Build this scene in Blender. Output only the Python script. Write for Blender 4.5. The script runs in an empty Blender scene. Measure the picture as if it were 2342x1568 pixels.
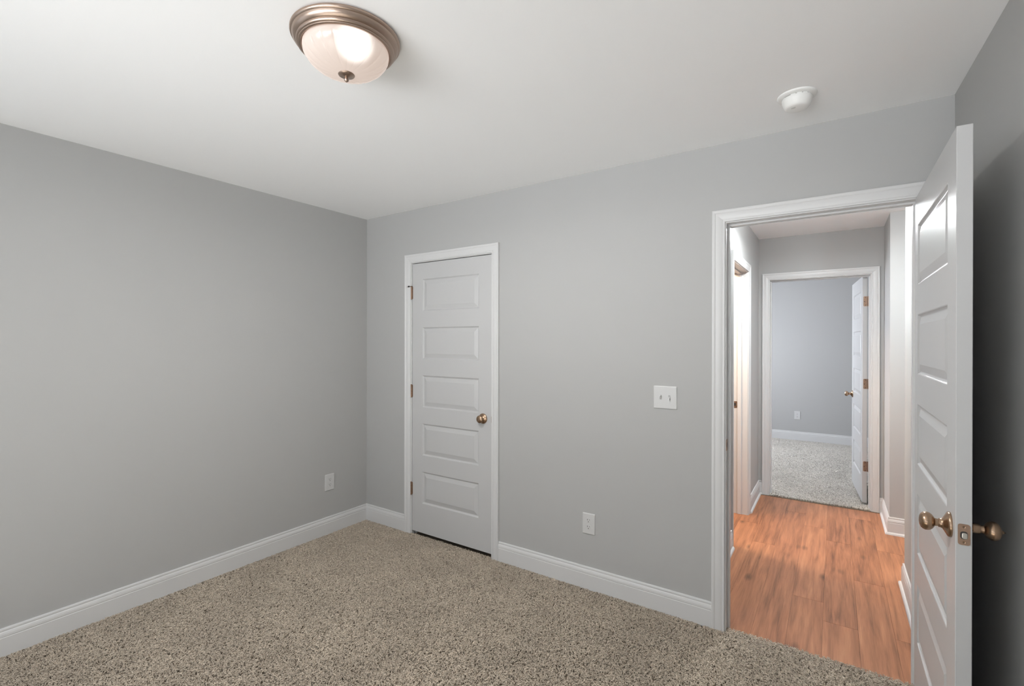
import bpy, bmesh, math, random
import numpy as np
from mathutils import Vector, Matrix

S = bpy.context.scene
C = S.collection
R = math.radians
random.seed(7)

# ------------------------------------------------------------------ camera
cam_d = bpy.data.cameras.new('camera')
cam = bpy.data.objects.new('camera', cam_d)
C.objects.link(cam)
S.camera = cam
cam_d.sensor_fit = 'HORIZONTAL'
cam_d.sensor_width = 36.0
cam_d.lens = 1097.1 * 36.0 / 2342.0
cam_d.clip_start = 0.02
YAW, PITCH, ROLL = .5913, -.0013, .0017
F_ = Vector((-math.sin(YAW) * math.cos(PITCH), math.cos(YAW) * math.cos(PITCH), math.sin(PITCH)))
R_ = Vector((math.cos(YAW), math.sin(YAW), 0))
U_ = R_.cross(F_)
R2 = R_ * math.cos(ROLL) + U_ * math.sin(ROLL)
U2 = -R_ * math.sin(ROLL) + U_ * math.cos(ROLL)
m = Matrix.Identity(4)
for i in range(3):
    m[i][0] = R2[i]; m[i][1] = U2[i]; m[i][2] = -F_[i]
m.translation = Vector((3.1661, -2.5892, 1.4418))
cam.matrix_world = m

# ------------------------------------------------------------------ view, world, daylight
S.view_settings.view_transform = 'Standard'
S.view_settings.look = 'None'
S.view_settings.gamma = 1.0
S.view_settings.use_curve_mapping = False
S.view_settings.exposure = 0.0
S.cycles.max_bounces = 16
S.cycles.diffuse_bounces = 10
S.cycles.glossy_bounces = 4
S.cycles.sample_clamp_indirect = 6.0

world = bpy.data.worlds.new('world')
S.world = world
world.use_nodes = True
bg = world.node_tree.nodes['Background']
bg.inputs[0].default_value = (0.75, 0.85, 1.0, 1)
bg.inputs[1].default_value = 1.0


def area(name, loc, direction, sx, sy, power, color, spread=180):
    d = bpy.data.lights.new(name, 'AREA')
    d.shape = 'RECTANGLE'; d.size = sx; d.size_y = sy
    d.energy = power; d.color = color; d.spread = R(spread)
    o = bpy.data.objects.new(name, d)
    C.objects.link(o)
    o.location = loc
    o.rotation_euler = Vector(direction).to_track_quat('-Z', 'Y').to_euler()
    return o


# daylight set at the added window behind the camera, then two added fill lamps
area('window_daylight', (1.15, -4.40, 1.40), (0.0, 1.0, 0.05), 1.5, 1.2, 13, (0.95, 0.975, 1.0))
area('ceiling_fill_light', (2.1, -4.42, 1.40), (0.10, 1.0, 0.27), 2.4, 1.1, 6.6, (0.97, 0.985, 1.0), 42)  # added narrow beam that lifts the far ceiling
area('side_fill_light', (2.7, -4.42, 1.40), (-0.62, 1.0, 0.27), 1.2, 1.1, 5.5, (0.97, 0.985, 1.0), 50)  # added beam that lifts the ceiling and left wall
sd = bpy.data.lights.new('sun', 'SUN'); sd.energy = 70.0; sd.angle = R(.6); sd.color = (.87, .945, 1.0)  # added sun through the left window; its floor bounce lifts the ceiling
sun = bpy.data.objects.new('sun', sd); C.objects.link(sun); sun.location = (-4, -4, 4)
sun.rotation_euler = Vector((math.cos(R(7)), math.sin(R(7)), -math.tan(R(31)))).to_track_quat('-Z', 'Y').to_euler()
area('bedroom_daylight', (1.40, 4.2, 1.45), (1, 0, -.1), 1.4, 1.3, 60, (0.88, 0.92, 1.0))
# warm bathroom light and a lamp added in the side passage to lift the hall
area('bathroom_light', (1.95, 1.3, 2.40), (0.45, 0, -1), 0.4, 0.4, 55, (1.0, 0.74, 0.54))
area('passage_fill_light', (4.25, 1.24, 2.36), (-.45, -.05, -1), 0.25, 0.2, 17, (0.94, 0.98, 1.0))  # unseen lamp added to brighten the end wall of the hall

ROOM_LAMP_W = 25.0
ROOM_GLOW_W = 0.0
HALL_GLOW_W = 9.0


# ------------------------------------------------------------------ materials
def mat(name, color, rough=.5, metal=0.0, spec=.5, bump=None, noise=None, coat=0.0):
    mt = bpy.data.materials.new(name)
    mt.use_nodes = True
    nt = mt.node_tree
    b = nt.nodes['Principled BSDF']
    b.inputs['Base Color'].default_value = (*color, 1)
    b.inputs['Roughness'].default_value = rough
    b.inputs['Metallic'].default_value = metal
    b.inputs['Specular IOR Level'].default_value = spec
    b.inputs['Coat Weight'].default_value = coat
    tc = nt.nodes.new('ShaderNodeTexCoord')
    if noise:
        sc, amt = noise
        n = nt.nodes.new('ShaderNodeTexNoise'); n.inputs['Scale'].default_value = sc
        n.inputs['Detail'].default_value = 4
        nt.links.new(tc.outputs['Object'], n.inputs['Vector'])
        r = nt.nodes.new('ShaderNodeValToRGB')
        r.color_ramp.elements[0].position = .3; r.color_ramp.elements[1].position = .7
        r.color_ramp.elements[0].color = (*[c * (1 - amt) for c in color], 1)
        r.color_ramp.elements[1].color = (*[min(1, c * (1 + amt)) for c in color], 1)
        nt.links.new(n.outputs['Fac'], r.inputs[0]); nt.links.new(r.outputs[0], b.inputs['Base Color'])
    if bump:
        sc, st, dist = bump
        n = nt.nodes.new('ShaderNodeTexNoise'); n.inputs['Scale'].default_value = sc
        n.inputs['Detail'].default_value = 3
        nt.links.new(tc.outputs['Object'], n.inputs['Vector'])
        bp = nt.nodes.new('ShaderNodeBump'); bp.inputs['Strength'].default_value = st
        bp.inputs['Distance'].default_value = dist
        nt.links.new(n.outputs['Fac'], bp.inputs['Height']); nt.links.new(bp.outputs[0], b.inputs['Normal'])
    return mt


M = {}
M['wall'] = mat('wall_paint', (.445, .445, .439), .62, spec=.3, bump=(160, .05, .002), noise=(1.3, .012))
M['ceiling'] = mat('ceiling_paint', (.93, .93, .93), .85, spec=.2, bump=(220, .06, .002))
M['trim'] = mat('white_trim_paint', (.655, .655, .653), .34, spec=.4)
M['door'] = mat('white_door_paint', (.535, .535, .535), .34, spec=.45, bump=(90, .03, .001))
M['plate'] = mat('white_plastic', (.60, .60, .595), .35, spec=.5)
M['slot'] = mat('dark_slot', (.03, .03, .03), .7)
M['smoke'] = mat('detector_plastic', (.86, .86, .84), .4)
M['bronze'] = mat('antique_bronze', (.43, .295, .20), .27, metal=1.0, noise=(60, .12))
M['copper'] = mat('warm_bronze_latch', (.44, .30, .22), .35, metal=1.0, noise=(80, .1))
M['steel'] = mat('satin_steel', (.62, .60, .55), .3, metal=1.0)
M['hinge'] = mat('aged_hinge_bronze', (.33, .215, .15), .42, metal=.85, noise=(90, .15))
M['nickel'] = mat('brushed_bronze_nickel', (.43, .33, .27), .33, metal=1.0, bump=(300, .03, .001))
M['rubber'] = mat('black_rubber', (.02, .02, .02), .6)
M['backing'] = mat('carpet_backing', (.22, .18, .14), .95, spec=.1)
M['frame'] = mat('white_vinyl', (.8, .8, .8), .4)


def carpet_mat(name, c0, c1):
    mt = bpy.data.materials.new(name); mt.use_nodes = True
    nt = mt.node_tree; b = nt.nodes['Principled BSDF']
    b.inputs['Roughness'].default_value = .95
    b.inputs['Specular IOR Level'].default_value = .15
    b.inputs['Sheen Weight'].default_value = .1
    a = nt.nodes.new('ShaderNodeAttribute'); a.attribute_name = 'tone'
    r = nt.nodes.new('ShaderNodeValToRGB')
    r.color_ramp.elements[0].color = (*c0, 1); r.color_ramp.elements[1].color = (*c1, 1)
    nt.links.new(a.outputs['Fac'], r.inputs[0])
    tc = nt.nodes.new('ShaderNodeTexCoord')
    n = nt.nodes.new('ShaderNodeTexNoise'); n.inputs['Scale'].default_value = 3.2; n.inputs['Detail'].default_value = 5
    nt.links.new(tc.outputs['Object'], n.inputs['Vector'])
    mr = nt.nodes.new('ShaderNodeMapRange')
    mr.inputs['From Min'].default_value = .35; mr.inputs['From Max'].default_value = .65
    mr.inputs['To Min'].default_value = .93; mr.inputs['To Max'].default_value = 1.07  # shading of the nap put into the colour as soft mottling
    nt.links.new(n.outputs['Fac'], mr.inputs['Value'])
    mx = nt.nodes.new('ShaderNodeVectorMath'); mx.operation = 'SCALE'
    nt.links.new(r.outputs[0], mx.inputs[0]); nt.links.new(mr.outputs[0], mx.inputs['Scale'])
    nt.links.new(mx.outputs[0], b.inputs['Base Color'])
    return mt


M['carpet'] = carpet_mat('beige_frieze_carpet', (.345, .290, .228), (.745, .645, .53))
M['carpet_far'] = carpet_mat('pale_frieze_carpet', (.50, .47, .42), (.86, .82, .76))


def wood_mat():
    mt = bpy.data.materials.new('hickory_planks'); mt.use_nodes = True
    nt = mt.node_tree; N = nt.nodes; L = nt.links; b = N['Principled BSDF']
    uv = N.new('ShaderNodeUVMap'); uv.uv_map = 'plank'
    at = N.new('ShaderNodeAttribute'); at.attribute_name = 'tone'
    mp = N.new('ShaderNodeMapping'); mp.inputs['Scale'].default_value = (13, .95, 1)
    L.new(uv.outputs[0], mp.inputs['Vector'])
    n1 = N.new('ShaderNodeTexNoise'); n1.inputs['Scale'].default_value = 2.2; n1.inputs['Detail'].default_value = 7
    n1.inputs['Roughness'].default_value = .55; n1.inputs['Distortion'].default_value = .45
    L.new(mp.outputs[0], n1.inputs['Vector'])
    mp2 = N.new('ShaderNodeMapping'); mp2.inputs['Scale'].default_value = (70, 2.2, 1)
    L.new(uv.outputs[0], mp2.inputs['Vector'])
    n2 = N.new('ShaderNodeTexNoise'); n2.inputs['Scale'].default_value = 2.6; n2.inputs['Detail'].default_value = 4
    n2.inputs['Distortion'].default_value = .3
    L.new(mp2.outputs[0], n2.inputs['Vector'])
    r = N.new('ShaderNodeValToRGB'); cr = r.color_ramp
    cr.elements[0].position = .17; cr.elements[0].color = (.15, .058, .028, 1)
    cr.elements[1].position = .78; cr.elements[1].color = (.56, .275, .145, 1)
    e = cr.elements.new(.38); e.color = (.33, .138, .067, 1)
    e = cr.elements.new(.58); e.color = (.45, .198, .100, 1)
    ad = N.new('ShaderNodeMath'); ad.operation = 'MULTIPLY_ADD'; ad.inputs[1].default_value = .15
    L.new(at.outputs['Fac'], ad.inputs[0]); L.new(n1.outputs['Fac'], ad.inputs[2])
    ad2 = N.new('ShaderNodeMath'); ad2.operation = 'MULTIPLY_ADD'; ad2.inputs[1].default_value = .36
    L.new(n2.outputs['Fac'], ad2.inputs[0]); L.new(ad.outputs[0], ad2.inputs[2])
    sb = N.new('ShaderNodeMath'); sb.operation = 'SUBTRACT'; sb.inputs[1].default_value = .235
    L.new(ad2.outputs[0], sb.inputs[0]); L.new(sb.outputs[0], r.inputs[0])
    # knots
    mp3 = N.new('ShaderNodeMapping'); mp3.inputs['Scale'].default_value = (5.5, 2.4, 1)
    L.new(uv.outputs[0], mp3.inputs['Vector'])
    vo = N.new('ShaderNodeTexVoronoi'); vo.inputs['Scale'].default_value = 1.0
    L.new(mp3.outputs[0], vo.inputs['Vector'])
    kr = N.new('ShaderNodeMapRange'); kr.inputs['From Min'].default_value = .03; kr.inputs['From Max'].default_value = .17
    kr.inputs['To Min'].default_value = .30; kr.inputs['To Max'].default_value = 1.0
    dn = N.new('ShaderNodeMath'); dn.operation = 'MULTIPLY_ADD'; dn.inputs[1].default_value = .16
    L.new(n1.outputs['Fac'], dn.inputs[0]); L.new(vo.outputs['Distance'], dn.inputs[2])
    dm = N.new('ShaderNodeMath'); dm.operation = 'SUBTRACT'; dm.inputs[1].default_value = .06
    L.new(dn.outputs[0], dm.inputs[0]); L.new(dm.outputs[0], kr.inputs['Value'])
    mx = N.new('ShaderNodeVectorMath'); mx.operation = 'SCALE'
    L.new(r.outputs[0], mx.inputs[0]); L.new(kr.outputs[0], mx.inputs['Scale'])
    L.new(mx.outputs[0], b.inputs['Base Color'])
    b.inputs['Roughness'].default_value = .40
    b.inputs['Specular IOR Level'].default_value = .42
    bp = N.new('ShaderNodeBump'); bp.inputs['Strength'].default_value = .12; bp.inputs['Distance'].default_value = .002
    L.new(n2.outputs['Fac'], bp.inputs['Height']); L.new(bp.outputs[0], b.inputs['Normal'])
    return mt


M['wood'] = wood_mat()


def lampglass_mat():
    """Lit alabaster glass: it glows all over and most where the bulb sits close behind it."""
    mt = bpy.data.materials.new('lit_alabaster_glass'); mt.use_nodes = True
    nt = mt.node_tree; N = nt.nodes; L = nt.links; b = N['Principled BSDF']
    b.inputs['Base Color'].default_value = (.34, .31, .29, 1)
    b.inputs['Roughness'].default_value = .22
    tc = N.new('ShaderNodeTexCoord')
    vm = N.new('ShaderNodeVectorMath'); vm.operation = 'DISTANCE'
    vm.inputs[1].default_value = BULB
    L.new(tc.outputs['Object'], vm.inputs[0])
    mr = N.new('ShaderNodeMapRange'); mr.interpolation_type = 'SMOOTHERSTEP'
    mr.inputs['From Min'].default_value = .030; mr.inputs['From Max'].default_value = .072
    mr.inputs['To Min'].default_value = 1.0; mr.inputs['To Max'].default_value = 0.0
    L.new(vm.outputs['Value'], mr.inputs['Value'])
    mc = N.new('ShaderNodeMix'); mc.data_type = 'RGBA'
    mc.inputs[6].default_value = (.46, .36, .305, 1)
    mc.inputs[7].default_value = (1.3, 1.24, 1.16, 1)
    L.new(mr.outputs[0], mc.inputs[0])
    L.new(mc.outputs[2], b.inputs['Emission Color'])
    b.inputs['Emission Strength'].default_value = 1.0
    return mt


BULB = (.090, -.040, -.066)
M['lampglass'] = lampglass_mat()
g = bpy.data.materials.new('window_glass'); g.use_nodes = True
gn = g.node_tree.nodes; gn.remove(gn['Principled BSDF'])
gt = gn.new('ShaderNodeBsdfTransparent'); gg = gn.new('ShaderNodeBsdfGlossy'); gg.inputs['Roughness'].default_value = .02
gm = gn.new('ShaderNodeMixShader'); gm.inputs[0].default_value = .06
g.node_tree.links.new(gt.outputs[0], gm.inputs[1]); g.node_tree.links.new(gg.outputs[0], gm.inputs[2])
g.node_tree.links.new(gm.outputs[0], gn['Material Output'].inputs[0])
M['glass'] = g


# ------------------------------------------------------------------ mesh helpers
def bx(bm, x0, x1, y0, y1, z0, z1):
    v = [bm.verts.new(p) for p in ((x0, y0, z0), (x1, y0, z0), (x1, y1, z0), (x0, y1, z0),
                                   (x0, y0, z1), (x1, y0, z1), (x1, y1, z1), (x0, y1, z1))]
    for f in ((0, 3, 2, 1), (4, 5, 6, 7), (0, 1, 5, 4), (1, 2, 6, 5), (2, 3, 7, 6), (3, 0, 4, 7)):
        bm.faces.new([v[i] for i in f])


def prism(bm, pts, z0, z1):
    a = [bm.verts.new((x, y, z0)) for x, y in pts]
    b = [bm.verts.new((x, y, z1)) for x, y in pts]
    n = len(pts)
    bm.faces.new(a[::-1]); bm.faces.new(b)
    for i in range(n):
        bm.faces.new((a[i], a[(i + 1) % n], b[(i + 1) % n], b[i]))


def frame_of(d):
    d = Vector(d).normalized()
    up = Vector((0, 0, 1)) if abs(d.z) < .9 else Vector((1, 0, 0))
    a = up.cross(d).normalized(); b = d.cross(a)
    return a, b, d


def lathe(bm, prof, origin=(0, 0, 0), axis=(0, 0, 1), n=48, flute=0, famp=0.0, frange=None):
    """prof: list of (radius, height along axis)."""
    a, b, d = frame_of(axis); o = Vector(origin)
    rings = []
    for k, (r, h) in enumerate(prof):
        if r < 1e-6:
            rings.append([bm.verts.new(o + d * h)]); continue
        ring = []
        for i in range(n):
            t = 2 * math.pi * i / n
            rr = r
            if flute and frange and frange[0] <= k <= frange[1]:
                w = math.sin(math.pi * (k - frange[0]) / (frange[1] - frange[0]))
                c = abs(math.sin(t * flute / 2)) ** .35
                rr = r * (1 + famp * w * (c - .9))
            ring.append(bm.verts.new(o + d * h + (a * math.cos(t) + b * math.sin(t)) * rr))
        rings.append(ring)
    for p, q in zip(rings, rings[1:]):
        if len(p) == 1 and len(q) == 1: continue
        if len(p) == 1:
            for i in range(n): bm.faces.new((p[0], q[i], q[(i + 1) % n]))
        elif len(q) == 1:
            for i in range(n): bm.faces.new((p[i], q[0], p[(i + 1) % n]))
        else:
            for i in range(n): bm.faces.new((p[i], q[i], q[(i + 1) % n], p[(i + 1) % n]))


def obj(name, bm, m, parent=None, smooth=False, bevel=0.0, origin=None, seg=2):
    bmesh.ops.remove_doubles(bm, verts=bm.verts, dist=1e-6)
    bmesh.ops.recalc_face_normals(bm, faces=bm.faces)
    if origin is not None:
        bmesh.ops.translate(bm, verts=bm.verts, vec=-Vector(origin))
    me = bpy.data.meshes.new(name); bm.to_mesh(me); bm.free()
    me.materials.append(m)
    if smooth:
        me.polygons.foreach_set('use_smooth', [True] * len(me.polygons))
        if smooth != 'all':
            me.set_sharp_from_angle(angle=R(smooth if isinstance(smooth, (int, float)) and smooth > 1 else 35))
    o = bpy.data.objects.new(name, me); C.objects.link(o)
    if origin is not None: o.location = origin
    if parent is not None:
        o.parent = parent
        o.matrix_parent_inverse = Matrix.Identity(4)
        if origin is None:
            pass
        pw = world_loc(parent)
        if origin is not None:
            o.location = Vector(origin) - pw
        else:
            me.transform(Matrix.Translation(-pw))
    if bevel:
        md = o.modifiers.new('bevel', 'BEVEL'); md.width = bevel; md.segments = seg
        md.limit_method = 'ANGLE'; md.angle_limit = R(60)
    return o


def world_loc(o):
    v = Vector(o.location)
    while o.parent is not None:
        o = o.parent; v += Vector(o.location)
    return v


def tag(o, label, cat, group=None, kind=None):
    o['label'] = label; o['category'] = cat
    if group: o['group'] = group
    if kind: o['kind'] = kind
    return o


def thing(name, loc, label, cat, group=None, kind=None):
    o = bpy.data.objects.new(name, None); C.objects.link(o); o.location = loc
    o.empty_display_size = .1
    return tag(o, label, cat, group, kind)


def struct(name, bm, m, label, cat, **k):
    return tag(obj(name, bm, m, **k), label, cat, kind='structure')


# ------------------------------------------------------------------ dimensions
H = 2.44            # ceiling height
Z0 = -.03           # slab
ZW = -.015          # wood floor
XH0, XH1 = 2.56, 3.52   # hall walls
YF = 2.59           # far hall wall
SK = .033           # the right wall runs slightly out of square
def xr(y): return 3.567 - SK * y

# ------------------------------------------------------------------ shell
bm = bmesh.new(); bx(bm, -.12, 3.80, -4.6, .04, -.06, -.012)
struct('floor', bm, M['backing'], 'backing under the beige carpet of the near room', 'floor')
bm = bmesh.new(); bx(bm, 1.2, 4.75, 2.562, 5.85, -.06, -.012)
struct('floor', bm, M['backing'], 'backing under the pale carpet of the bedroom beyond the hall', 'floor')
bm = bmesh.new(); bx(bm, -.15, 6.2, -4.75, 5.9, H, H + .06)
struct('ceiling', bm, M['ceiling'], 'flat white ceiling', 'ceiling')

bm = bmesh.new(); bx(bm, .0, 3.71, -4.45, -2.75, -.012, -.001)
struct('floor', bm, mat('beige_carpet_surface', (.40, .37, .33), .95, spec=.1, bump=(260, .6, .006), noise=(180, .25)), 'beige carpet behind the camera', 'floor')

# wood floor made of planks running along the hall
def wood_floor():
    X0, X1, Y0, Y1 = 1.4, 6.1, .04, 2.562
    pw = .15; gap = .0006
    joints = {0: [.41, 1.65], -1: [1.02 - .4, 1.895], -2: [-.35, 2.2], -3: [1.33], 1: [1.03, 2.3], 2: [1.64 - 1.22, 1.64]}
    verts, faces, tone, uvs = [], [], [], []
    rnd = random.Random(11)
    k0 = int(math.floor((X0 - 3.12) / pw)) - 1
    k1 = int(math.ceil((X1 - 3.12) / pw)) + 1
    for k in range(k0, k1):
        xa = max(X0, 3.12 + k * pw); xb = min(X1, 3.12 + (k + 1) * pw)
        if xb - xa < .01: continue
        js = joints.get(k)
        if js is None:
            s = rnd.uniform(0, 1.2); js = [s, s + 1.22]
        ys = sorted([Y0] + [j for j in js if Y0 < j < Y1] + [Y1])
        for ya, yb in zip(ys, ys[1:]):
            i = len(verts)
            verts += [(xa + gap, ya + gap, ZW), (xb - gap, ya + gap, ZW), (xb - gap, yb - gap, ZW), (xa + gap, yb - gap, ZW),
                      (xa, ya, ZW - .002), (xb, ya, ZW - .002), (xb, yb, ZW - .002), (xa, yb, ZW - .002)]
            faces += [(i, i + 1, i + 2, i + 3), (i + 4, i + 5, i + 1, i), (i + 5, i + 6, i + 2, i + 1),
                      (i + 6, i + 7, i + 3, i + 2), (i + 7, i + 4, i, i + 3)]
            t = rnd.uniform(-.5, .5); tone += [t] * 8
            ou, ov = rnd.uniform(0, 40), rnd.uniform(0, 40)
            uvs += [(v[0] + ou, v[1] + ov) for v in verts[i:i + 8]]
    i = len(verts)
    verts += [(X0, Y0, Z0), (X1, Y0, Z0), (X1, Y1, Z0), (X0, Y1, Z0)]
    faces.append((i + 3, i + 2, i + 1, i)); tone += [0] * 4; uvs += [(0, 0)] * 4
    me = bpy.data.meshes.new('floor'); me.from_pydata(verts, [], faces)
    a = me.attributes.new('tone', 'FLOAT', 'POINT'); a.data.foreach_set('value', tone)
    ul = me.uv_layers.new(name='plank')
    for lp in me.loops: ul.data[lp.index].uv = uvs[lp.vertex_index]
    me.materials.append(M['wood'])
    o = bpy.data.objects.new('floor', me); C.objects.link(o)
    tag(o, 'reddish brown wood plank floor of the hall', 'floor', kind='structure')
wood_floor()

# --- opening data: (jamb face x0, x1, head z)
MX0, MX1, MZ = 2.718, 3.452, 2.040      # main doorway
CX0, CX1, CZ = .5165, 1.2635, 2.036     # closet
FX0, FX1, FZ = 2.657, 3.428, 2.036      # far doorway
LY0, LY1, LZ = 1.165, 1.885, 2.036      # left hall doorway
JT = .018

bm = bmesh.new()
bx(bm, -.12, 0, -4.6, -4.05, Z0, H); bx(bm, -.12, 0, -2.65, .12, Z0, H)
bx(bm, -.12, 0, -4.05, -2.65, Z0, .70); bx(bm, -.12, 0, -4.05, -2.65, 2.08, H)
struct('wall_left', bm, M['wall'], 'long plain grey wall on the left', 'wall')
bm = bmesh.new()
bx(bm, 0, CX0 - JT, 0, .12, Z0, H); bx(bm, CX0 - JT, CX1 + JT, 0, .12, CZ + JT, H)
bx(bm, CX1 + JT, MX0 - JT, 0, .12, Z0, H); bx(bm, MX0 - JT, MX1 + JT, 0, .12, MZ + JT, H)
bx(bm, MX1 + JT, 3.70, 0, .12, Z0, H)
struct('wall_back', bm, M['wall'], 'grey wall with the closet door and the doorway to the hall', 'wall')
bm = bmesh.new(); prism(bm, [(xr(0), 0), (xr(-4.6), -4.6), (xr(-4.6) + .12, -4.6), (xr(0) + .13, 0)], Z0, H)
struct('wall_right', bm, M['wall'], 'grey wall at the right edge, shaded behind the open door', 'wall')
# wall behind the camera with a window added to carry daylight
bm = bmesh.new()
bx(bm, -.12, .3, -4.6, -4.45, Z0, H); bx(bm, 3.3, xr(-4.6) + .1, -4.6, -4.45, Z0, H)
bx(bm, .3, 3.3, -4.6, -4.45, Z0, .70); bx(bm, .3, 3.3, -4.6, -4.45, 2.08, H)
struct('wall_front', bm, M['wall'], 'grey wall with an added window, behind the camera', 'wall')
bm = bmesh.new()
for a in ((.3, 3.3, -4.58, -4.5, .70, .75), (.3, 3.3, -4.58, -4.5, 2.03, 2.08), (.3, .35, -4.58, -4.5, .75, 2.03),
          (3.25, 3.3, -4.58, -4.5, .75, 2.03), (1.78, 1.82, -4.57, -4.51, .75, 2.03), (.35, 3.25, -4.56, -4.52, 1.37, 1.41)):
    bx(bm, *a)
w = struct('added_window_1', bm, M['frame'], 'added unseen white framed window behind the camera', 'window', bevel=.003)
bm = bmesh.new(); bx(bm, .35, 3.25, -4.543, -4.539, .75, 2.03)
obj('window_pane', bm, M['glass'], w)

bm = bmesh.new()  # unseen window added to let the sun onto the floor
for a in ((-.10, -.04, -4.05, -2.65, .70, .75), (-.10, -.04, -4.05, -2.65, 2.03, 2.08), (-.10, -.04, -4.05, -4.0, .75, 2.03),
          (-.10, -.04, -2.70, -2.65, .75, 2.03), (-.09, -.05, -4.0, -2.70, 1.37, 1.41)):
    bx(bm, *a)
w = struct('added_window_3', bm, M['frame'], 'added unseen white framed window in the left wall, beside the camera', 'window', bevel=.003)
bm = bmesh.new(); bx(bm, -.072, -.068, -4.0, -2.70, .75, 2.03)
obj('window_pane', bm, M['glass'], w)

# closet shell, hall, bathroom, bedroom
bm = bmesh.new()
bx(bm, 0, 1.60, .85, .95, Z0, H); bx(bm, 1.42, 1.52, .12, .85, Z0, H); bx(bm, 0.0, .10, .12, .85, Z0, H)
struct('wall_closet', bm, M['wall'], 'walls inside the closed closet', 'wall')
bm = bmesh.new(); bx(bm, .1, 1.42, .04, .85, -.06, -.012)
struct('floor', bm, M['backing'], 'carpet backing inside the closet', 'floor')
bm = bmesh.new()
bx(bm, XH0 - .12, XH0, .12, LY0 - JT, Z0, H); bx(bm, XH0 - .12, XH0, LY1 + JT, YF, Z0, H)
bx(bm, XH0 - .12, XH0, LY0 - JT, LY1 + JT, LZ + JT, H)
struct('wall_hall_left', bm, M['wall'], 'left wall of the hall, seen at a steep angle', 'wall')
bm = bmesh.new()
bx(bm, 1.2, FX0 - JT, YF, YF + .12, Z0, H); bx(bm, FX0 - JT, FX1 + JT, YF, YF + .12, FZ + JT, H)
bx(bm, FX1 + JT, 4.75, YF, YF + .12, Z0, H)
struct('wall_hall_back', bm, M['wall'], 'end wall of the hall around the far doorway', 'wall')
bm = bmesh.new(); bx(bm, XH1, 3.64, .12, 1.12, Z0, H); bx(bm, 3.64, 6.1, 1.0, 1.12, Z0, H)
struct('wall_hall_near_right', bm, M['wall'], 'near stretch of the right wall of the hall', 'wall')
bm = bmesh.new(); bx(bm, XH1, 6.1, 2.06, YF, Z0, H); bx(bm, 6.0, 6.12, 1.12, 2.06, Z0, H)
struct('wall_hall_far_right', bm, M['wall'], 'pale outer corner at the far right of the hall', 'wall')
bm = bmesh.new(); bx(bm, 1.40, 1.52, .95, YF, Z0, H)
struct('wall_bathroom', bm, M['wall'], 'wall of the room left of the hall', 'wall')
bm = bmesh.new()
bx(bm, 1.2, 4.75, 5.69, 5.81, Z0, H)
struct('wall_bedroom_back', bm, M['wall'], 'bluish grey wall of the bedroom beyond the hall', 'wall')
bm = bmesh.new()
bx(bm, 1.2, 1.32, 2.71, 3.4, Z0, H); bx(bm, 1.2, 1.32, 5.0, 5.69, Z0, H)
bx(bm, 1.2, 1.32, 3.4, 5.0, Z0, .75); bx(bm, 1.2, 1.32, 3.4, 5.0, 2.1, H)
struct('wall_bedroom_left', bm, M['wall'], 'window wall of the bedroom beyond the hall', 'wall')
bm = bmesh.new(); bx(bm, 4.55, 4.67, 2.71, 5.69, Z0, H)
struct('wall_bedroom_right', bm, M['wall'], 'right wall of the bedroom beyond the hall', 'wall')
bm = bmesh.new()
for a in ((1.22, 1.28, 3.4, 5.0, .75, .80), (1.22, 1.28, 3.4, 5.0, 2.05, 2.1), (1.22, 1.28, 3.4, 3.45, .8, 2.05),
          (1.22, 1.28, 4.95, 5.0, .8, 2.05), (1.23, 1.27, 3.45, 4.95, 1.41, 1.45)):
    bx(bm, *a)
w = struct('window_2', bm, M['frame'], 'white framed window of the bedroom beyond the hall', 'window', bevel=.003)
bm = bmesh.new(); bx(bm, 1.248, 1.252, 3.45, 4.95, .8, 2.05)
obj('window_pane', bm, M['glass'], w)


bm = bmesh.new(); bx(bm, -1.3, 1.19, 2.6, 5.9, H - .12, H)  # unseen slab added to keep direct sun out of the bedroom
struct('sun_blocker', bm, M['frame'], 'added unseen eave outside the bedroom window', 'sunshield')


# ------------------------------------------------------------------ baseboards
BP = [(0, 0), (.0135, 0), (.0135, .088), (.0120, .0905), (.0120, .0925), (.0135, .0945), (.0128, .104), (.0105, .112), (.0085, .1155),
      (.0075, .1165), (.0075, .1185), (.0088, .1200), (.0088, .1260), (.0075, .1295), (.0045, .131), (0, .131)]
SH = [(.0135, 0), (.0275, 0), (.0270, .006), (.0245, .0115), (.0200, .0155), (.0135, .0175)]


def extr(bm, prof, p0, p1, n, z, m0=0, m1=0):
    """sweep a closed profile from p0 to p1; n = unit normal into the room; m0/m1 miter factor at the ends"""
    p0 = Vector((*p0, 0)); p1 = Vector((*p1, 0)); t = (p1 - p0).normalized(); n = Vector((*n, 0))
    a = [bm.verts.new(p0 + n * d + t * (d * m0) + Vector((0, 0, z + h))) for d, h in prof]
    b = [bm.verts.new(p1 + n * d - t * (d * m1) + Vector((0, 0, z + h))) for d, h in prof]
    k = len(prof)
    for i in range(k):
        bm.faces.new((a[i], a[(i + 1) % k], b[(i + 1) % k], b[i]))
    bm.faces.new(a); bm.faces.new(b[::-1])


def base(name, label, runs, z=-.004, shoe=False):
    bm = bmesh.new()
    for p0, p1, n, m0, m1 in runs: extr(bm, BP, p0, p1, n, z, m0, m1)
    o = struct(name, bm, M['trim'], label, 'baseboard')
    if shoe:
        bm = bmesh.new()
        for p0, p1, n, m0, m1 in runs: extr(bm, SH, p0, p1, n, z, m0, m1)
        obj('shoe_moulding', bm, M['trim'], o, smooth=True)
    return o


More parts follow.
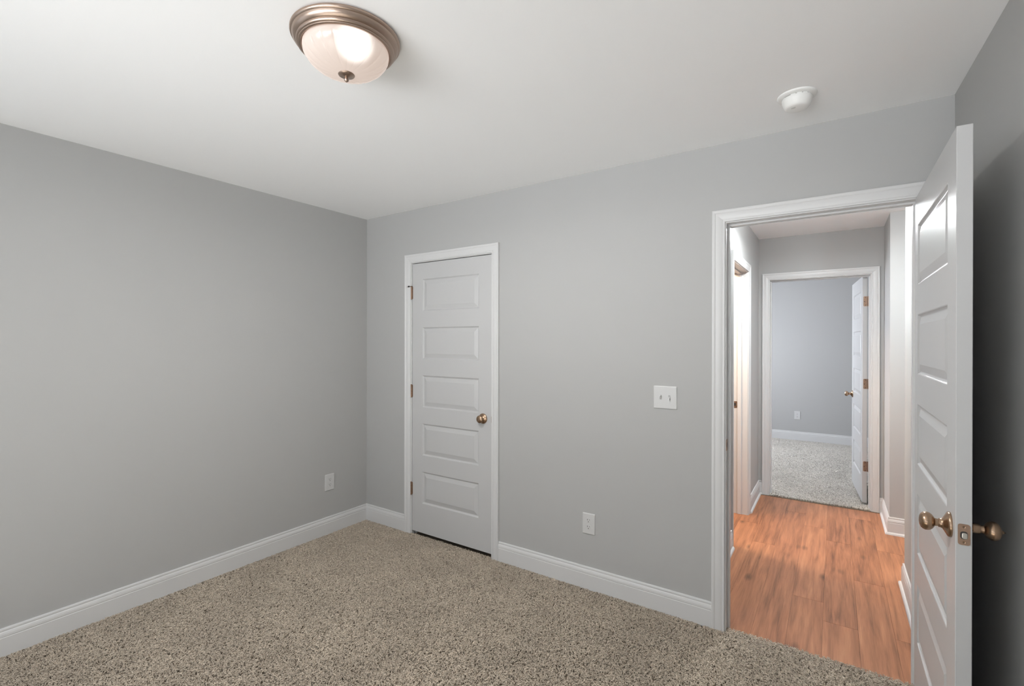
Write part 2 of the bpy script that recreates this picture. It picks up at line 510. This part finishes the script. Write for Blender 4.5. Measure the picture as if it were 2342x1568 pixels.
CW = .0595   # casing width
G = .005     # reveal
rn = Vector((-1, -SK)).normalized()
base('baseboard_left', 'white baseboard along the left wall', [((0, -4.45), (0, 0), (1, 0), 1, 1)])
base('baseboard_back', 'short white baseboard left of the closet door', [((0, 0), (CX0 - G - CW, 0), (0, -1), 1, 0)])
base('baseboard_back', 'white baseboard between the closet door and the hall doorway', [((CX1 + G + CW, 0), (MX0 - G - CW, 0), (0, -1), 0, 0)])
base('baseboard_right', 'baseboard along the right wall behind the door', [((xr(0), 0), (xr(-4.45), -4.45), tuple(rn), 0, 1)])
base('baseboard_hall', 'white baseboard with shoe moulding at the near left of the hall',
     [((XH0, .12), (XH0, LY0 - G - CW), (1, 0), 0, 0)], ZW, True)
base('baseboard_hall', 'white baseboard between the left hall doorway and the far doorway',
     [((XH0, LY1 + G + CW), (XH0, YF), (1, 0), 0, 1), ((XH0, YF), (FX0 - G - CW, YF), (0, -1), 1, 0)], ZW, True)
base('baseboard_hall', 'white baseboard wrapping the outer corner at the far right of the hall',
     [((FX1 + G + CW, YF), (XH1, YF), (0, -1), 0, 1), ((XH1, YF), (XH1, 2.06), (-1, 0), 1, -1), ((XH1, 2.06), (5.9, 2.06), (0, -1), -1, 0)], ZW, True)
base('baseboard_hall', 'white baseboard ending at the near right of the hall, half hidden by the open door',
     [((XH1, .12), (XH1, 1.12), (-1, 0), 0, -1), ((XH1, 1.12), (5.9, 1.12), (0, 1), -1, 0)], ZW, True)
base('baseboard_bedroom', 'white baseboard at the back of the bedroom beyond the hall', [((1.32, 5.69), (4.55, 5.69), (0, -1), 0, 0)])

# ------------------------------------------------------------------ door casings and jambs
CP = [(0, 0), (0, .0085), (.0015, .0100), (.0085, .0105), (.0100, .0092), (.0120, .0095), (.0140, .0108), (.0260, .0128), (.0400, .0142),
      (.0425, .0140), (.0440, .0150), (.0475, .0172), (.0500, .0178), (.0570, .0178), (.0595, .0160), (.0595, 0)]


def loft(bm, A, B):
    k = len(A); a = [bm.verts.new(p) for p in A]; b = [bm.verts.new(p) for p in B]
    for i in range(k): bm.faces.new((a[i], a[(i + 1) % k], b[(i + 1) % k], b[i]))
    bm.faces.new(a); bm.faces.new(b[::-1])


def doorframe(name, label, mp, a0, a1, zt, zb, depth, stop0, stop1, zs, sides=(0,), stophead=True):
    """mp(a, d, z): a along the wall, d out of the near face (negative = into the wall).  jamb faces a0, a1"""
    root = thing(name, mp(a0, 0, zb), label, 'door frame', kind='structure')
    for side in sides:
        fl = (lambda d: d) if side == 0 else (lambda d: -depth - d)
        L0, L1, T = a0 - G, a1 + G, zt + G
        bm = bmesh.new(); loft(bm, [mp(L0 - u, fl(d), zs) for u, d in CP], [mp(L0 - u, fl(d), T + u) for u, d in CP])
        obj('side_casing', bm, M['trim'], root, smooth=25)
        bm = bmesh.new(); loft(bm, [mp(L1 + u, fl(d), zs) for u, d in CP], [mp(L1 + u, fl(d), T + u) for u, d in CP])
        obj('side_casing', bm, M['trim'], root, smooth=25)
        bm = bmesh.new(); loft(bm, [mp(L0 - u, fl(d), T + u) for u, d in CP], [mp(L1 + u, fl(d), T + u) for u, d in CP])
        obj('head_casing', bm, M['trim'], root, smooth=25)

    def bxm(bm, aa, ab, da, db, za, zb2):
        P = [mp(a, d, z) for z in (za, zb2) for a, d in ((aa, da), (ab, da), (ab, db), (aa, db))]
        v = [bm.verts.new(p) for p in P]
        for f in ((0, 3, 2, 1), (4, 5, 6, 7), (0, 1, 5, 4), (1, 2, 6, 5), (2, 3, 7, 6), (3, 0, 4, 7)):
            bm.faces.new([v[i] for i in f])
    e = .0005
    bm = bmesh.new()
    bxm(bm, a0 - JT + e, a0, e, -depth - e, zb, zt); bxm(bm, a1, a1 + JT - e, e, -depth - e, zb, zt)
    bxm(bm, a0 - JT + e, a1 + JT - e, e, -depth - e, zt, zt + JT - e)
    obj('jamb', bm, M['trim'], root)
    bm = bmesh.new(); s = .010
    bxm(bm, a0, a0 + s, stop0, stop1, zb, zt - s); bxm(bm, a1 - s, a1, stop0, stop1, zb, zt - s)
    bxm(bm, a0, a1, stop0, stop1, zt - s, zt)
    obj('door_stop', bm, M['trim'], root, bevel=.002)
    return root


mp_back = lambda a, d, z: Vector((a, -d, z))
mp_far = lambda a, d, z: Vector((a, YF - d, z))
mp_lh = lambda a, d, z: Vector((XH0 + d, a, z))
fr_c = doorframe('trim_1', 'white casing around the narrow closet door', mp_back, CX0, CX1, CZ, -.01, .12, -.040, -.072, -.006)
fr_m = doorframe('trim_2', 'white casing and jamb of the open doorway to the hall', mp_back, MX0, MX1, MZ, -.015, .12, -.040, -.075, -.006, sides=(0, 1))
fr_f = doorframe('trim_3', 'white casing of the doorway at the end of the hall', mp_far, FX0, FX1, FZ, -.015, .12, -.045, -.080, ZW, sides=(0, 1))
fr_l = doorframe('trim_4', 'white casing and jamb on the left wall of the hall', mp_lh, LY0, LY1, LZ, -.015, .12, -.048, -.078, ZW)


# ------------------------------------------------------------------ hardware
def rrect(cx, cz, w, h, r, n=5):
    P = []
    for (sx, sz, a0) in ((1, 1, 0), (-1, 1, 90), (-1, -1, 180), (1, -1, 270)):
        for i in range(n + 1):
            t = R(a0 + 90 * i / n)
            P.append((cx + sx * (w / 2 - r) + r * math.cos(t), cz + sz * (h / 2 - r) + r * math.sin(t)))
    return P


def slab(bm, mp, pts, d0, d1):
    a = [bm.verts.new(mp(u, d0, z)) for u, z in pts]; b = [bm.verts.new(mp(u, d1, z)) for u, z in pts]
    n = len(pts)
    bm.faces.new(a[::-1]); bm.faces.new(b)
    for i in range(n): bm.faces.new((a[i], a[(i + 1) % n], b[(i + 1) % n], b[i]))


def knob(parent, o, d, m=None, tip=False, kl=1.0, bigness=1.0):
    """egg shaped knob on a flared round rosette; o on the door face, d outward"""
    m = m or M['bronze']; g = bigness
    bm = bmesh.new()
    hub = [(.0105, .020), (.0100, .028), (.0110, .034), (.0150, .0365), (.0200, .0400), (.0240, .0450), (.0258, .0510),
           (.0255, .0560), (.0235, .0610), (.0195, .0652), (.0130, .0682), (.0060, .0694), (0, .0697)]
    hub = [(r * g, .020 + (h - .020) * kl) for r, h in hub]
    if tip:
        e = hub[-3][1]
        hub = hub[:-2] + [(.0075, e + .0008), (.0062, e + .0012), (.0056, e + .0030), (0, e + .0105)]
    lathe(bm, hub, o, d, 40)
    k = obj('door_knob', bm, m, parent, smooth=40)
    bm = bmesh.new()
    if tip:
        lathe(bm, [(0, 0), (.0330, 0), (.0330, .0025), (.0300, .0050), (.0190, .0075), (.0150, .0100), (.0135, .0130), (.0135, .0230), (.0125, .0260), (0, .0260)], o, d, 40)
    else:
        lathe(bm, [(0, 0), (.0345 * g, 0), (.0350 * g, .002), (.0345 * g, .0055), (.0320 * g, .0080), (.0270 * g, .0105), (.0190, .0150), (.0140, .0185),
               (.0125, .0225), (.0125, .0260), (.0108, .0265), (0, .0265)], o, d, 40)
    obj('rosette', bm, m, k, smooth=40)
    return k


def paneldoor(root, mp, w, h, t, xs, zs, m=None):
    """moulded slab. mp(a, d, z): a across 0..w, d = 0 front .. -t back.  xs = (xl, xr) of the panels, zs list of (z0, z1)"""
    m = m or M['door']
    bm = bmesh.new()
    xc = [0, xs[0], xs[1], w]
    zc = [0]
    for z0, z1 in sorted(zs): zc += [z0, z1]
    zc.append(h)

    def quad(side, a0, a1, z0, z1, d):
        D = -d if side == 0 else -t + d
        return [bm.verts.new(mp(a0, D, z0)), bm.verts.new(mp(a1, D, z0)), bm.verts.new(mp(a1, D, z1)), bm.verts.new(mp(a0, D, z1))]
    for side in (0, 1):
        for i in range(3):
            for j in range(len(zc) - 1):
                a0, a1, z0, z1 = xc[i], xc[i + 1], zc[j], zc[j + 1]
                if i == 1 and j % 2 == 1:
                    rings = []
                    for ins, dep in ((0, 0), (.003, .0012), (.006, .0055), (.010, .0085), (.013, .0090), (.016, .0082), (.040, .0015), (.0415, .0010)):
                        rings.append(quad(side, a0 + ins, a1 - ins, z0 + ins, z1 - ins, dep))
                    for p, q in zip(rings, rings[1:]):
                        for k in range(4): bm.faces.new((p[k], p[(k + 1) % 4], q[(k + 1) % 4], q[k]))
                    bm.faces.new(rings[-1])
                else:
                    bm.faces.new(quad(side, a0, a1, z0, z1, 0))
    for j in range(len(zc) - 1):
        for a in (0, w):
            bm.faces.new([bm.verts.new(mp(a, d, z)) for d, z in ((0, zc[j]), (-t, zc[j]), (-t, zc[j + 1]), (0, zc[j + 1]))])
    for i in range(3):
        for z in (0, h):
            bm.faces.new([bm.verts.new(mp(a, d, z)) for a, d in ((xc[i], 0), (xc[i], -t), (xc[i + 1], -t), (xc[i + 1], 0))])
    return obj('door_leaf', bm, m, root, bevel=.0018)


TOPS = [1.912, 1.554, 1.196, .838, .480]
# --- closet door (closed)
DB, DT = .022, 2.031
root = thing('door_1', (CX0 + .003, 0, DB), 'closed narrow white five-panel closet door', 'door', kind='structure')
ox = CX0 + .003; dw = CX1 - CX0 - .006
paneldoor(root, lambda a, d, z: Vector((ox + a, .003 - d, DB + z)), dw, DT - DB, .035,
          (.622 - ox, 1.154 - ox), [(t - .239 - DB, t - DB) for t in TOPS])
kn = knob(root, (1.191, .003, .925), (0, -1, 0), kl=.62, bigness=1.0)
for i, zc in enumerate((1.813, 1.075, .341)):
    bm = bmesh.new()
    hx, hy = CX0 + .0015, -.0065
    for q in range(5):
        z0 = zc - .0445 + q * .0178
        lathe(bm, [(0, z0 + .0003), (.0058, z0 + .0003), (.0058, z0 + .0175), (0, z0 + .0175)], (hx, hy, 0), (0, 0, 1), 16)
    bx(bm, hx - .0065, hx - .0005, -.0045, -.0005 + .002, zc - .0445, zc + .0445)
    bx(bm, hx + .0005, hx + .0065, -.0045, .0035, zc - .0445, zc + .0445)
    hg = obj('hinge', bm, M['hinge'], root, smooth=40)
    bm = bmesh.new()
    lathe(bm, [(0, zc + .0445), (.0068, zc + .0445), (.0068, zc + .0470), (.004, zc + .0490), (0, zc + .0493)], (hx, hy, 0), (0, 0, 1), 16)
    lathe(bm, [(0, zc - .0490), (.004, zc - .0488), (.0066, zc - .0465), (.0066, zc - .0445), (0, zc - .0445)], (hx, hy, 0), (0, 0, 1), 16)
    obj('hinge_pin', bm, M['hinge'], hg, smooth=40)
    if i == 0:
        bm = bmesh.new()
        bx(bm, hx - .026, hx + .009, hy - .007, hy + .005, zc + .0485, zc + .0515)
        lathe(bm, [(0, 0), (.0022, 0), (.0022, .016), (0, .016)], (hx - .026, hy - .004, zc + .047), (-1, -.15, 0), 10)
        obj('pin_door_stop', bm, M['hinge'], hg, smooth=40)
        bm = bmesh.new()
        lathe(bm, [(0, 0), (.0065, .001), (.0072, .004), (.0060, .009), (0, .010)], (hx - .021, hy - .009, zc + .044), (-.2, .2, 1), 16)
        obj('rubber_bumper', bm, M['rubber'], hg, smooth=40)
bm = bmesh.new(); bx(bm, CX1 - .0035, CX1 - .0002, .0002, .005, .905, .945)
obj('latch_plate', bm, M['hinge'], root)

# --- main door, standing open against the right wall
XA, XB = 3.443, 3.4775
YH, YE = -.022, -.820
root = thing('door_2', (XA, YH, DB), 'open white five-panel door with bronze knobs at the right', 'door', kind='structure')
paneldoor(root, lambda a, d, z: Vector((XA - d, YE + a, DB + z)), YH - YE, 2.036 - DB, XB - XA,
          (.118, .118 + .607), [(t + .003 - .240 - DB, t + .003 - DB) for t in TOPS])
knob(root, (XA, -.756, .925), (-1, 0, 0))
knob(root, (XB, -.756, .925), (1, 0, 0), tip=True)
mpe = lambda a, d, z: Vector((a, YE - d, z))
xc_ = (XA + XB) / 2 + .0005
bm = bmesh.new()
outer = rrect(xc_, .921, .0255, .057, .006); inner = rrect(xc_, .919, .0155, .0215, .0065)
ao = [bm.verts.new(mpe(u, .0012, z)) for u, z in outer]; ai = [bm.verts.new(mpe(u, .0012, z)) for u, z in inner]
bo = [bm.verts.new(mpe(u, -.001, z)) for u, z in outer]; bi = [bm.verts.new(mpe(u, -.006, z)) for u, z in inner]
n = len(outer)
for i in range(n):
    j = (i + 1) % n
    bm.faces.new((ao[i], ao[j], ai[j], ai[i])); bm.faces.new((bo[i], bo[j], ao[j], ao[i])); bm.faces.new((ai[i], ai[j], bi[j], bi[i]))
lp = obj('latch_plate', bm, M['copper'], root)
bm = bmesh.new(); slab(bm, mpe, rrect(xc_, .919, .0153, .0213, .0064), -.0004, .0006)  # dark sheet standing in for the shade inside the hole
obj('latch_hole_shade', bm, M['slot'], lp)
bm = bmesh.new(); slab(bm, mpe, rrect(xc_ + .001, .918, .0125, .0175, .005), -.006, .0045)
obj('latch_bolt', bm, M['steel'], lp, bevel=.002)
for zc in (.9415, .9000):
    bm = bmesh.new()
    lathe(bm, [(.0012, -.0002), (.0012, .0006), (.0033, .0010), (.0036, .0004), (.0036, 0)], mpe(xc_, .0012, zc), (0, -1, 0), 20)
    s_ = obj('screw', bm, M['bronze'], lp, smooth=40)
    bm = bmesh.new(); lathe(bm, [(0, .0003), (.0013, .0003), (.0013, 0)], mpe(xc_, .0012, zc), (0, -1, 0), 12)
    # screw recess is its own dark face inside the same plate
    obj('screw_recess', bm, M['slot'], lp)
for zc in (1.813, 1.075, .341):
    bm = bmesh.new()
    lathe(bm, [(0, -.0445), (.0058, -.0445), (.0058, .0445), (0, .0445)], (XB + .003, -.012, zc), (0, 0, 1), 16)
    bx(bm, XA + .004, XB, YH - .0002, YH + .0015, zc - .0445, zc + .0445)
    obj('hinge', bm, M['hinge'], root, smooth=40)

# --- strike plates on the jambs
def strike(parent, mp, zc, ac, w=.042):
    bm = bmesh.new()
    outer = rrect(ac, zc, w, .057, .006); inner = rrect(ac, zc, .014, .024, .003)
    ao = [bm.verts.new(mp(u, .0012, z)) for u, z in outer]; ai = [bm.verts.new(mp(u, .0012, z)) for u, z in inner]
    bo = [bm.verts.new(mp(u, 0, z)) for u, z in outer]
    n = len(outer)
    for i in range(n):
        j = (i + 1) % n
        bm.faces.new((ao[i], ao[j], ai[j], ai[i])); bm.faces.new((bo[i], bo[j], ao[j], ao[i]))
    s = obj('strike_plate', bm, M['copper'], parent)
    bm = bmesh.new(); slab(bm, mp, inner, .0001, .0006)  # dark sheet in place of the shaded hole
    obj('latch_hole_shade', bm, M['slot'], s)


strike(fr_m, lambda a, d, z: Vector((MX0 + d, a, z)), .928, .019, .038)
strike(fr_l, lambda a, d, z: Vector((a, LY1 - d, z)), .914, 2.463, .034)

# --- far bedroom door, open
fa = R(90 + 4.2)
fo = Vector((3.376, 2.700, 0))
ud = Vector((math.cos(fa), math.sin(fa), 0)); nd = Vector((-math.sin(fa), math.cos(fa), 0))   # nd points to -x: the face we see
root = thing('door_3', (fo.x, fo.y, DB), 'white five-panel door standing open in the bedroom beyond the hall', 'door', kind='structure')
W3 = .762
mp3 = lambda a, d, z: fo + ud * a + nd * d + Vector((0, 0, DB + z))
paneldoor(root, mp3, W3, 2.036 - DB, .035, (.115, W3 - .11), [(t - .240 - DB, t - DB) for t in TOPS])
knob(root, mp3(W3 - .065, 0, .925 - DB), nd)
knob(root, mp3(W3 - .065, -.035, .925 - DB), -nd)
for zc in (1.812, 1.078, .345):
    bm = bmesh.new()
    mh = lambda a, d, z: fo + nd * (-a) - ud * d + Vector((0, 0, z))
    P = rrect(.0215, zc, .029, .089, .008)
    P2 = []
    for u, z in P:
        if u > .030: u = .0345 - .0035 * math.cos((z - zc) / .0445 * math.pi * 2) ** 2
        P2.append((u, z))
    slab(bm, mh, P2, 0, .0016)
    lathe(bm, [(0, -.0445), (.0058, -.0445), (.0058, .0445), (0, .0445)], mh(.041, .002, zc), (0, 0, 1), 16)
    hg = obj('hinge', bm, M['hinge'], root, smooth=40)
    for u, dz in ((.022, .034), (.0135, -.002), (.022, -.034)):
        bm = bmesh.new(); lathe(bm, [(.0034, 0), (.0030, .0006), (0, .0002)], mh(u, .0016, zc + dz), -ud, 12)
        obj('screw', bm, M['slot'], hg)


# ------------------------------------------------------------------ outlets and switch
def cover(mp, w, h, name, root):
    bm = bmesh.new()
    P0 = rrect(0, 0, w, h, .003, 3); P1 = rrect(0, 0, w - .002, h - .002, .003, 3); P2 = rrect(0, 0, w - .008, h - .008, .002, 3)
    rings = []
    for P, d in ((P0, 0), (P0, .0030), (P1, .0044), (P2, .0056)):
        rings.append([bm.verts.new(mp(u, d, z)) for u, z in P])
    n = len(P0)
    for p, q in zip(rings, rings[1:]):
        for i in range(n): bm.faces.new((p[i], p[(i + 1) % n], q[(i + 1) % n], q[i]))
    bm.faces.new(rings[-1])
    return obj(name, bm, M['plate'], root)


def outlet(ctr, mp0, label):
    root = thing('power_outlet', ctr, label, 'power outlet', 'wall outlets')
    c = Vector(ctr)
    mp = lambda u, d, z: c + mp0(u, d, z)
    cover(mp, .079, .122, 'cover_plate', root)
    for s in (1, -1):
        zc = s * .0195
        bm = bmesh.new()
        P = []
        for i in range(32):
            t = 2 * math.pi * i / 32
            P.append((.0172 * math.cos(t), zc + max(-.0138, min(.0138, .0172 * math.sin(t)))))
        slab(bm, mp, P, .0050, .0070)
        r = obj('receptacle', bm, M['plate'], root, bevel=.0006)
        bm = bmesh.new()
        slab(bm, mp, rrect(-.0064, zc + .004, .0024, .0085, .0006, 2), .0069, .0072)
        slab(bm, mp, rrect(.0064, zc + .004, .0022, .0068, .0006, 2), .0069, .0072)
        slab(bm, mp, rrect(0, zc - .0075, .0052, .0052, .0025, 4), .0069, .0072)
        obj('socket_slots', bm, M['slot'], r)
    bm = bmesh.new(); a, d0 = mp(0, .0054, 0), (mp(0, 1, 0) - mp(0, 0, 0))
    lathe(bm, [(.003, 0), (.0028, .0009), (0, .0012)], a, d0, 16)
    obj('screw', bm, M['plate'], root, smooth=40)
    return root


outlet((1.9735, 0, .380), lambda u, d, z: Vector((u, -d, z)), 'white duplex outlet low on the wall between closet and hall doorway')
outlet((0, -.347, .384), lambda u, d, z: Vector((d, u, z)), 'white duplex outlet low on the left wall beside the corner')
outlet((2.715, 5.69, .366), lambda u, d, z: Vector((u, -d, z)), 'small white outlet on the bedroom wall beyond the hall')

root = thing('light_switch', (2.4165, 0, 1.149), 'white double toggle light switch left of the hall doorway', 'light switch')
c = Vector((2.4165, 0, 1.149)); mps = lambda u, d, z: c + Vector((u, -d, z))
cover(mps, .124, .122, 'cover_plate', root)
for s, up in ((-1, 1), (1, -1)):
    u0 = s * .0230
    bm = bmesh.new(); slab(bm, mps, rrect(u0, 0, .0105, .0245, .001, 2), .0055, .0062)
    obj('toggle_slot', bm, mat('toggle_slot_grey_%d' % (s + 1), (.36, .36, .355), .5), root)
    bm = bmesh.new()
    A = [(u0 - .0042, -.0065), (u0 + .0042, -.0065), (u0 + .0042, .0065), (u0 - .0042, .0065)]
    a = [bm.verts.new(mps(u, .0060, z)) for u, z in A]
    b = [bm.verts.new(mps(u0 + (u - u0) * .8, .0165, z * .55 + up * .0095)) for u, z in A]
    bm.faces.new(b)
    for i in range(4): bm.faces.new((a[i], a[(i + 1) % 4], b[(i + 1) % 4], b[i]))
    obj('toggle', bm, M['plate'], root, bevel=.001)
    for zz in (.030, -.030):
        bm = bmesh.new(); lathe(bm, [(.003, 0), (.0028, .0008), (0, .0011)], mps(u0, .0054, zz), (0, -1, 0), 14)
        obj('screw', bm, M['plate'], root, smooth=40)

# ------------------------------------------------------------------ smoke detector
c = Vector((3.0395, -.338, H))
root = thing('smoke_detector', c, 'round white smoke detector on the ceiling near the hall doorway', 'smoke detector')
bm = bmesh.new()
lathe(bm, [(0, 0), (.0700, 0), (.0705, -.003), (.0690, -.0060), (.0640, -.0085), (.0520, -.0100), (0, -.0100)], c, (0, 0, 1), 64)
obj('mounting_base', bm, M['smoke'], root, smooth=40)
bm = bmesh.new(); lathe(bm, [(.0500, -.0090), (.0500, -.0145), (0, -.0145)], c, (0, 0, 1), 64)
obj('vent_gap', bm, mat('vent_shadow_grey', (.10, .10, .085), .7), root)
bm = bmesh.new()
lathe(bm, [(0, -.0125), (.0535, -.0130), (.0545, -.0150), (.0535, -.0240), (.0505, -.0350), (.0455, -.0455), (.0410, -.0510), (.0350, -.0528), (.0250, -.0535), (0, -.0537)], c, (0, 0, 1), 64)
for k in range(14):
    t = 2 * math.pi * k / 14
    if k % 5 == 4: continue
    for j in range(4):
        tt = t + (j - 1.5) * .085
        p = c + Vector((math.cos(tt) * .0495, math.sin(tt) * .0495, -.0112))
        bx(bm, p.x - .0022, p.x + .0022, p.y - .0022, p.y + .0022, p.z - .0030, p.z + .0020)
obj('detector_body', bm, M['smoke'], root, smooth=40)
bm = bmesh.new(); lathe(bm, [(.0085, 0), (.0080, -.0014), (0, -.0016)], c + Vector((-.012, -.018, -.0532)), (0, 0, 1), 24)
obj('test_button', bm, mat('button_grey', (.70, .70, .68), .4), root, smooth=40)


# ------------------------------------------------------------------ flush ceiling lights
def ceiling_light(loc, watts, glow, label, tint=(1.0, .985, .965)):
    c = Vector(loc)
    root = thing('ceiling_light', c, label, 'ceiling light', 'flush ceiling lights')
    bm = bmesh.new()
    P = [(0, 0), (.163, 0), (.1630, -.0050), (.1690, -.0052), (.1712, -.0070), (.1712, -.0120), (.1690, -.0155), (.1655, -.0170),
         (.1650, -.0185), (.1642, -.0220), (.1618, -.0265), (.1580, -.0305), (.1545, -.0330), (.1522, -.0340), (.1518, -.0358), (.1528, -.0372),
         (.1520, -.0405), (.1492, -.0428), (.1470, -.0432), (.1466, -.0446), (.1462, -.0462), (.1425, -.0478), (.1385, -.0470), (.1365, -.0440),
         (.1360, -.010), (0, -.010)]
    lathe(bm, P, c, (0, 0, 1), 96)
    obj('canopy', bm, M['nickel'], root, smooth=40)
    bm = bmesh.new()
    prof = [(.1345, -.0430), (.1350, -.0490), (.1335, -.0590), (.1290, -.0690), (.1220, -.0790), (.1115, -.0895), (.0975, -.1000), (.0800, -.1090),
            (.0590, -.1160), (.0350, -.1205), (.0120, -.1220), (0, -.1220)]
    lathe(bm, prof, (0, 0, 0), (0, 0, 1), 240, flute=20, famp=.042, frange=(1, 10))
    me_o = obj('glass_bowl', bm, M['lampglass'], root, smooth='all', origin=(0, 0, 0))
    me_o.location = (0, 0, 0)
    bm = bmesh.new()
    lathe(bm, [(0, -.119), (.0250, -.1205), (.0262, -.1225), (.0245, -.1250), (.0160, -.1285), (.0085, -.1305), (.0050, -.1330), (.0062, -.1355), (.0078, -.1385),
               (.0070, -.1415), (.0035, -.1450), (0, -.1470)], c, (0, 0, 1), 40)
    obj('finial', bm, M['nickel'], root, smooth=40)
    d = bpy.data.lights.new('bulb_light', 'AREA'); d.shape = 'DISK'; d.size = .20
    d.energy = watts; d.color = tint
    o = bpy.data.objects.new('bulb_light', d); C.objects.link(o); o.location = c + Vector((0, 0, -.150))
    o.visible_camera = False
    if not glow: return root
    d2 = bpy.data.lights.new('bulb_glow', 'POINT'); d2.shadow_soft_size = .05
    d2.energy = glow; d2.color = tint
    o2 = bpy.data.objects.new('bulb_glow', d2); C.objects.link(o2); o2.location = c + Vector((0, 0, -.205))
    o2.visible_camera = False
    return root


ceiling_light((1.836, -1.585, H), ROOM_LAMP_W, ROOM_GLOW_W, 'flush bronze ceiling light with a glowing fluted glass bowl')
ceiling_light((3.02, 1.18, H), 25.0, HALL_GLOW_W, 'flush ceiling light of the hall, hidden above the doorway head', (.93, .98, 1.0))


# ------------------------------------------------------------------ carpet pile
def pile(name, label, m, region, dens, seed, keep, rad=.0020, edge=None):
    rng = np.random.default_rng(seed)
    x0, x1, y0, y1 = region
    n = int((x1 - x0) * (y1 - y0) * dens)
    x = rng.uniform(x0, x1, n); y = rng.uniform(y0, y1, n)
    k = keep(x, y); x = x[k]; y = y[k]; n = len(x)
    # nap direction drifts slowly across the floor
    fld = np.sin(x * 2.3 + 1.1 * np.sin(y * 1.9)) + np.cos(y * 2.9 + np.sin(x * 3.1)) + .6 * np.sin((x + y) * 6.1)
    th = rng.uniform(0, 2 * np.pi, n)
    bias = 1.3 + .9 * fld
    th = th + .55 * np.sin(bias - th)
    Ln = rng.uniform(.0075, .0145, n)
    Hh = rng.uniform(.0115, .0150, n) * (1 + .05 * fld)
    bend = rng.uniform(-2.4, 2.4, n)
    r0 = rad * rng.uniform(.8, 1.15, n)
    pts = []
    hx = np.zeros(n); hy = np.zeros(n)
    S_ = [(0, .25), (.22, .86), (.60, 1.0), (1.0, .86)]
    prev = 0
    for s, hgt in S_:
        a = th + bend * s
        hx = hx + np.cos(a) * Ln * (s - prev); hy = hy + np.sin(a) * Ln * (s - prev); prev = s
        pts.append(np.stack([x + hx, y + hy, -.0125 + Hh * hgt], 1))
    pts = np.stack(pts, 1)                       # n,4,3
    tan = np.gradient(pts, axis=1); tan /= np.linalg.norm(tan, axis=2, keepdims=True)
    up = np.array([.13, .07, 1.0]); side = np.cross(tan, up); side /= np.linalg.norm(side, axis=2, keepdims=True) + 1e-9
    nor = np.cross(side, tan)
    rr = r0[:, None, None] * np.array([.95, 1.05, 1.0, .6])[None, :, None]
    V = []
    for q in range(3):
        t = 2 * np.pi * q / 3 + np.pi / 2
        V.append(pts + (side * np.cos(t) + nor * np.sin(t)) * rr)
    V = np.stack(V, 2)                           # n,4,3(q),3
    V = V.reshape(n, 12, 3)
    quads = []
    for i in range(3):
        for q in range(3):
            quads.append((i * 3 + q, i * 3 + (q + 1) % 3, (i + 1) * 3 + (q + 1) % 3, (i + 1) * 3 + q))
    quads = np.array(quads); nq = len(quads)
    Q = (quads[None] + (np.arange(n) * 12)[:, None, None]).reshape(-1)
    T = (np.array([9, 10, 11])[None] + (np.arange(n) * 12)[:, None]).reshape(-1)
    me = bpy.data.meshes.new(name)
    me.vertices.add(n * 12); me.vertices.foreach_set('co', V.reshape(-1).astype(np.float32))
    nl = n * nq * 4 + n * 3
    me.loops.add(nl); me.loops.foreach_set('vertex_index', np.concatenate([Q, T]).astype(np.int32))
    me.polygons.add(n * nq + n)
    st = np.concatenate([np.arange(n * nq) * 4, n * nq * 4 + np.arange(n) * 3]).astype(np.int32)
    me.polygons.foreach_set('loop_start', st)
    me.update(calc_edges=True)
    me.polygons.foreach_set('use_smooth', np.ones(n * nq + n, dtype=bool))
    at = me.attributes.new('tone', 'FLOAT', 'POINT')
    tone = np.clip(rng.normal(.52, .20, n), 0, 1)
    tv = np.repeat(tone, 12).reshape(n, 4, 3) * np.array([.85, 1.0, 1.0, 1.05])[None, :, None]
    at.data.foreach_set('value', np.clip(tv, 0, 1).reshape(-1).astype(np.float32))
    me.materials.append(m)
    o = bpy.data.objects.new(name, me); C.objects.link(o)
    tag(o, label, 'carpet', kind='stuff')
    return o


camx, camy = 3.1661, -2.5892
def keep_main(x, y):
    dx = x - camx; dy = y - camy
    d = dx * F_.x + dy * F_.y; l = dx * R_.x + dy * R_.y
    vis = (d > 1.55) & (np.abs(l) < 1.15 * d + .25)
    inside = (x > .012) & (x < 3.567 - SK * y - .012)
    wallc = (y < -.014) | ((x > MX0 + .002) & (x < MX1 - .002)) | ((x > CX0 + .004) & (x < CX1 - .004) & (y < .004)) 
    vis = vis | (np.random.default_rng(9).random(len(x)) < .5)
    return vis & inside & wallc & (y > -2.745)
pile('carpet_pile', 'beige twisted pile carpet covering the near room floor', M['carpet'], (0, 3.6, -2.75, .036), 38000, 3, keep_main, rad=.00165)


def keep_far(x, y):
    return ((y > 2.72) | ((x > FX0) & (x < FX1))) & (x > 1.9) & (x < 3.9)
pile('carpet_pile', 'pale carpet in the bedroom beyond the hall', M['carpet_far'], (1.9, 3.9, 2.570, 5.67), 17000, 5, keep_far, rad=.0022)
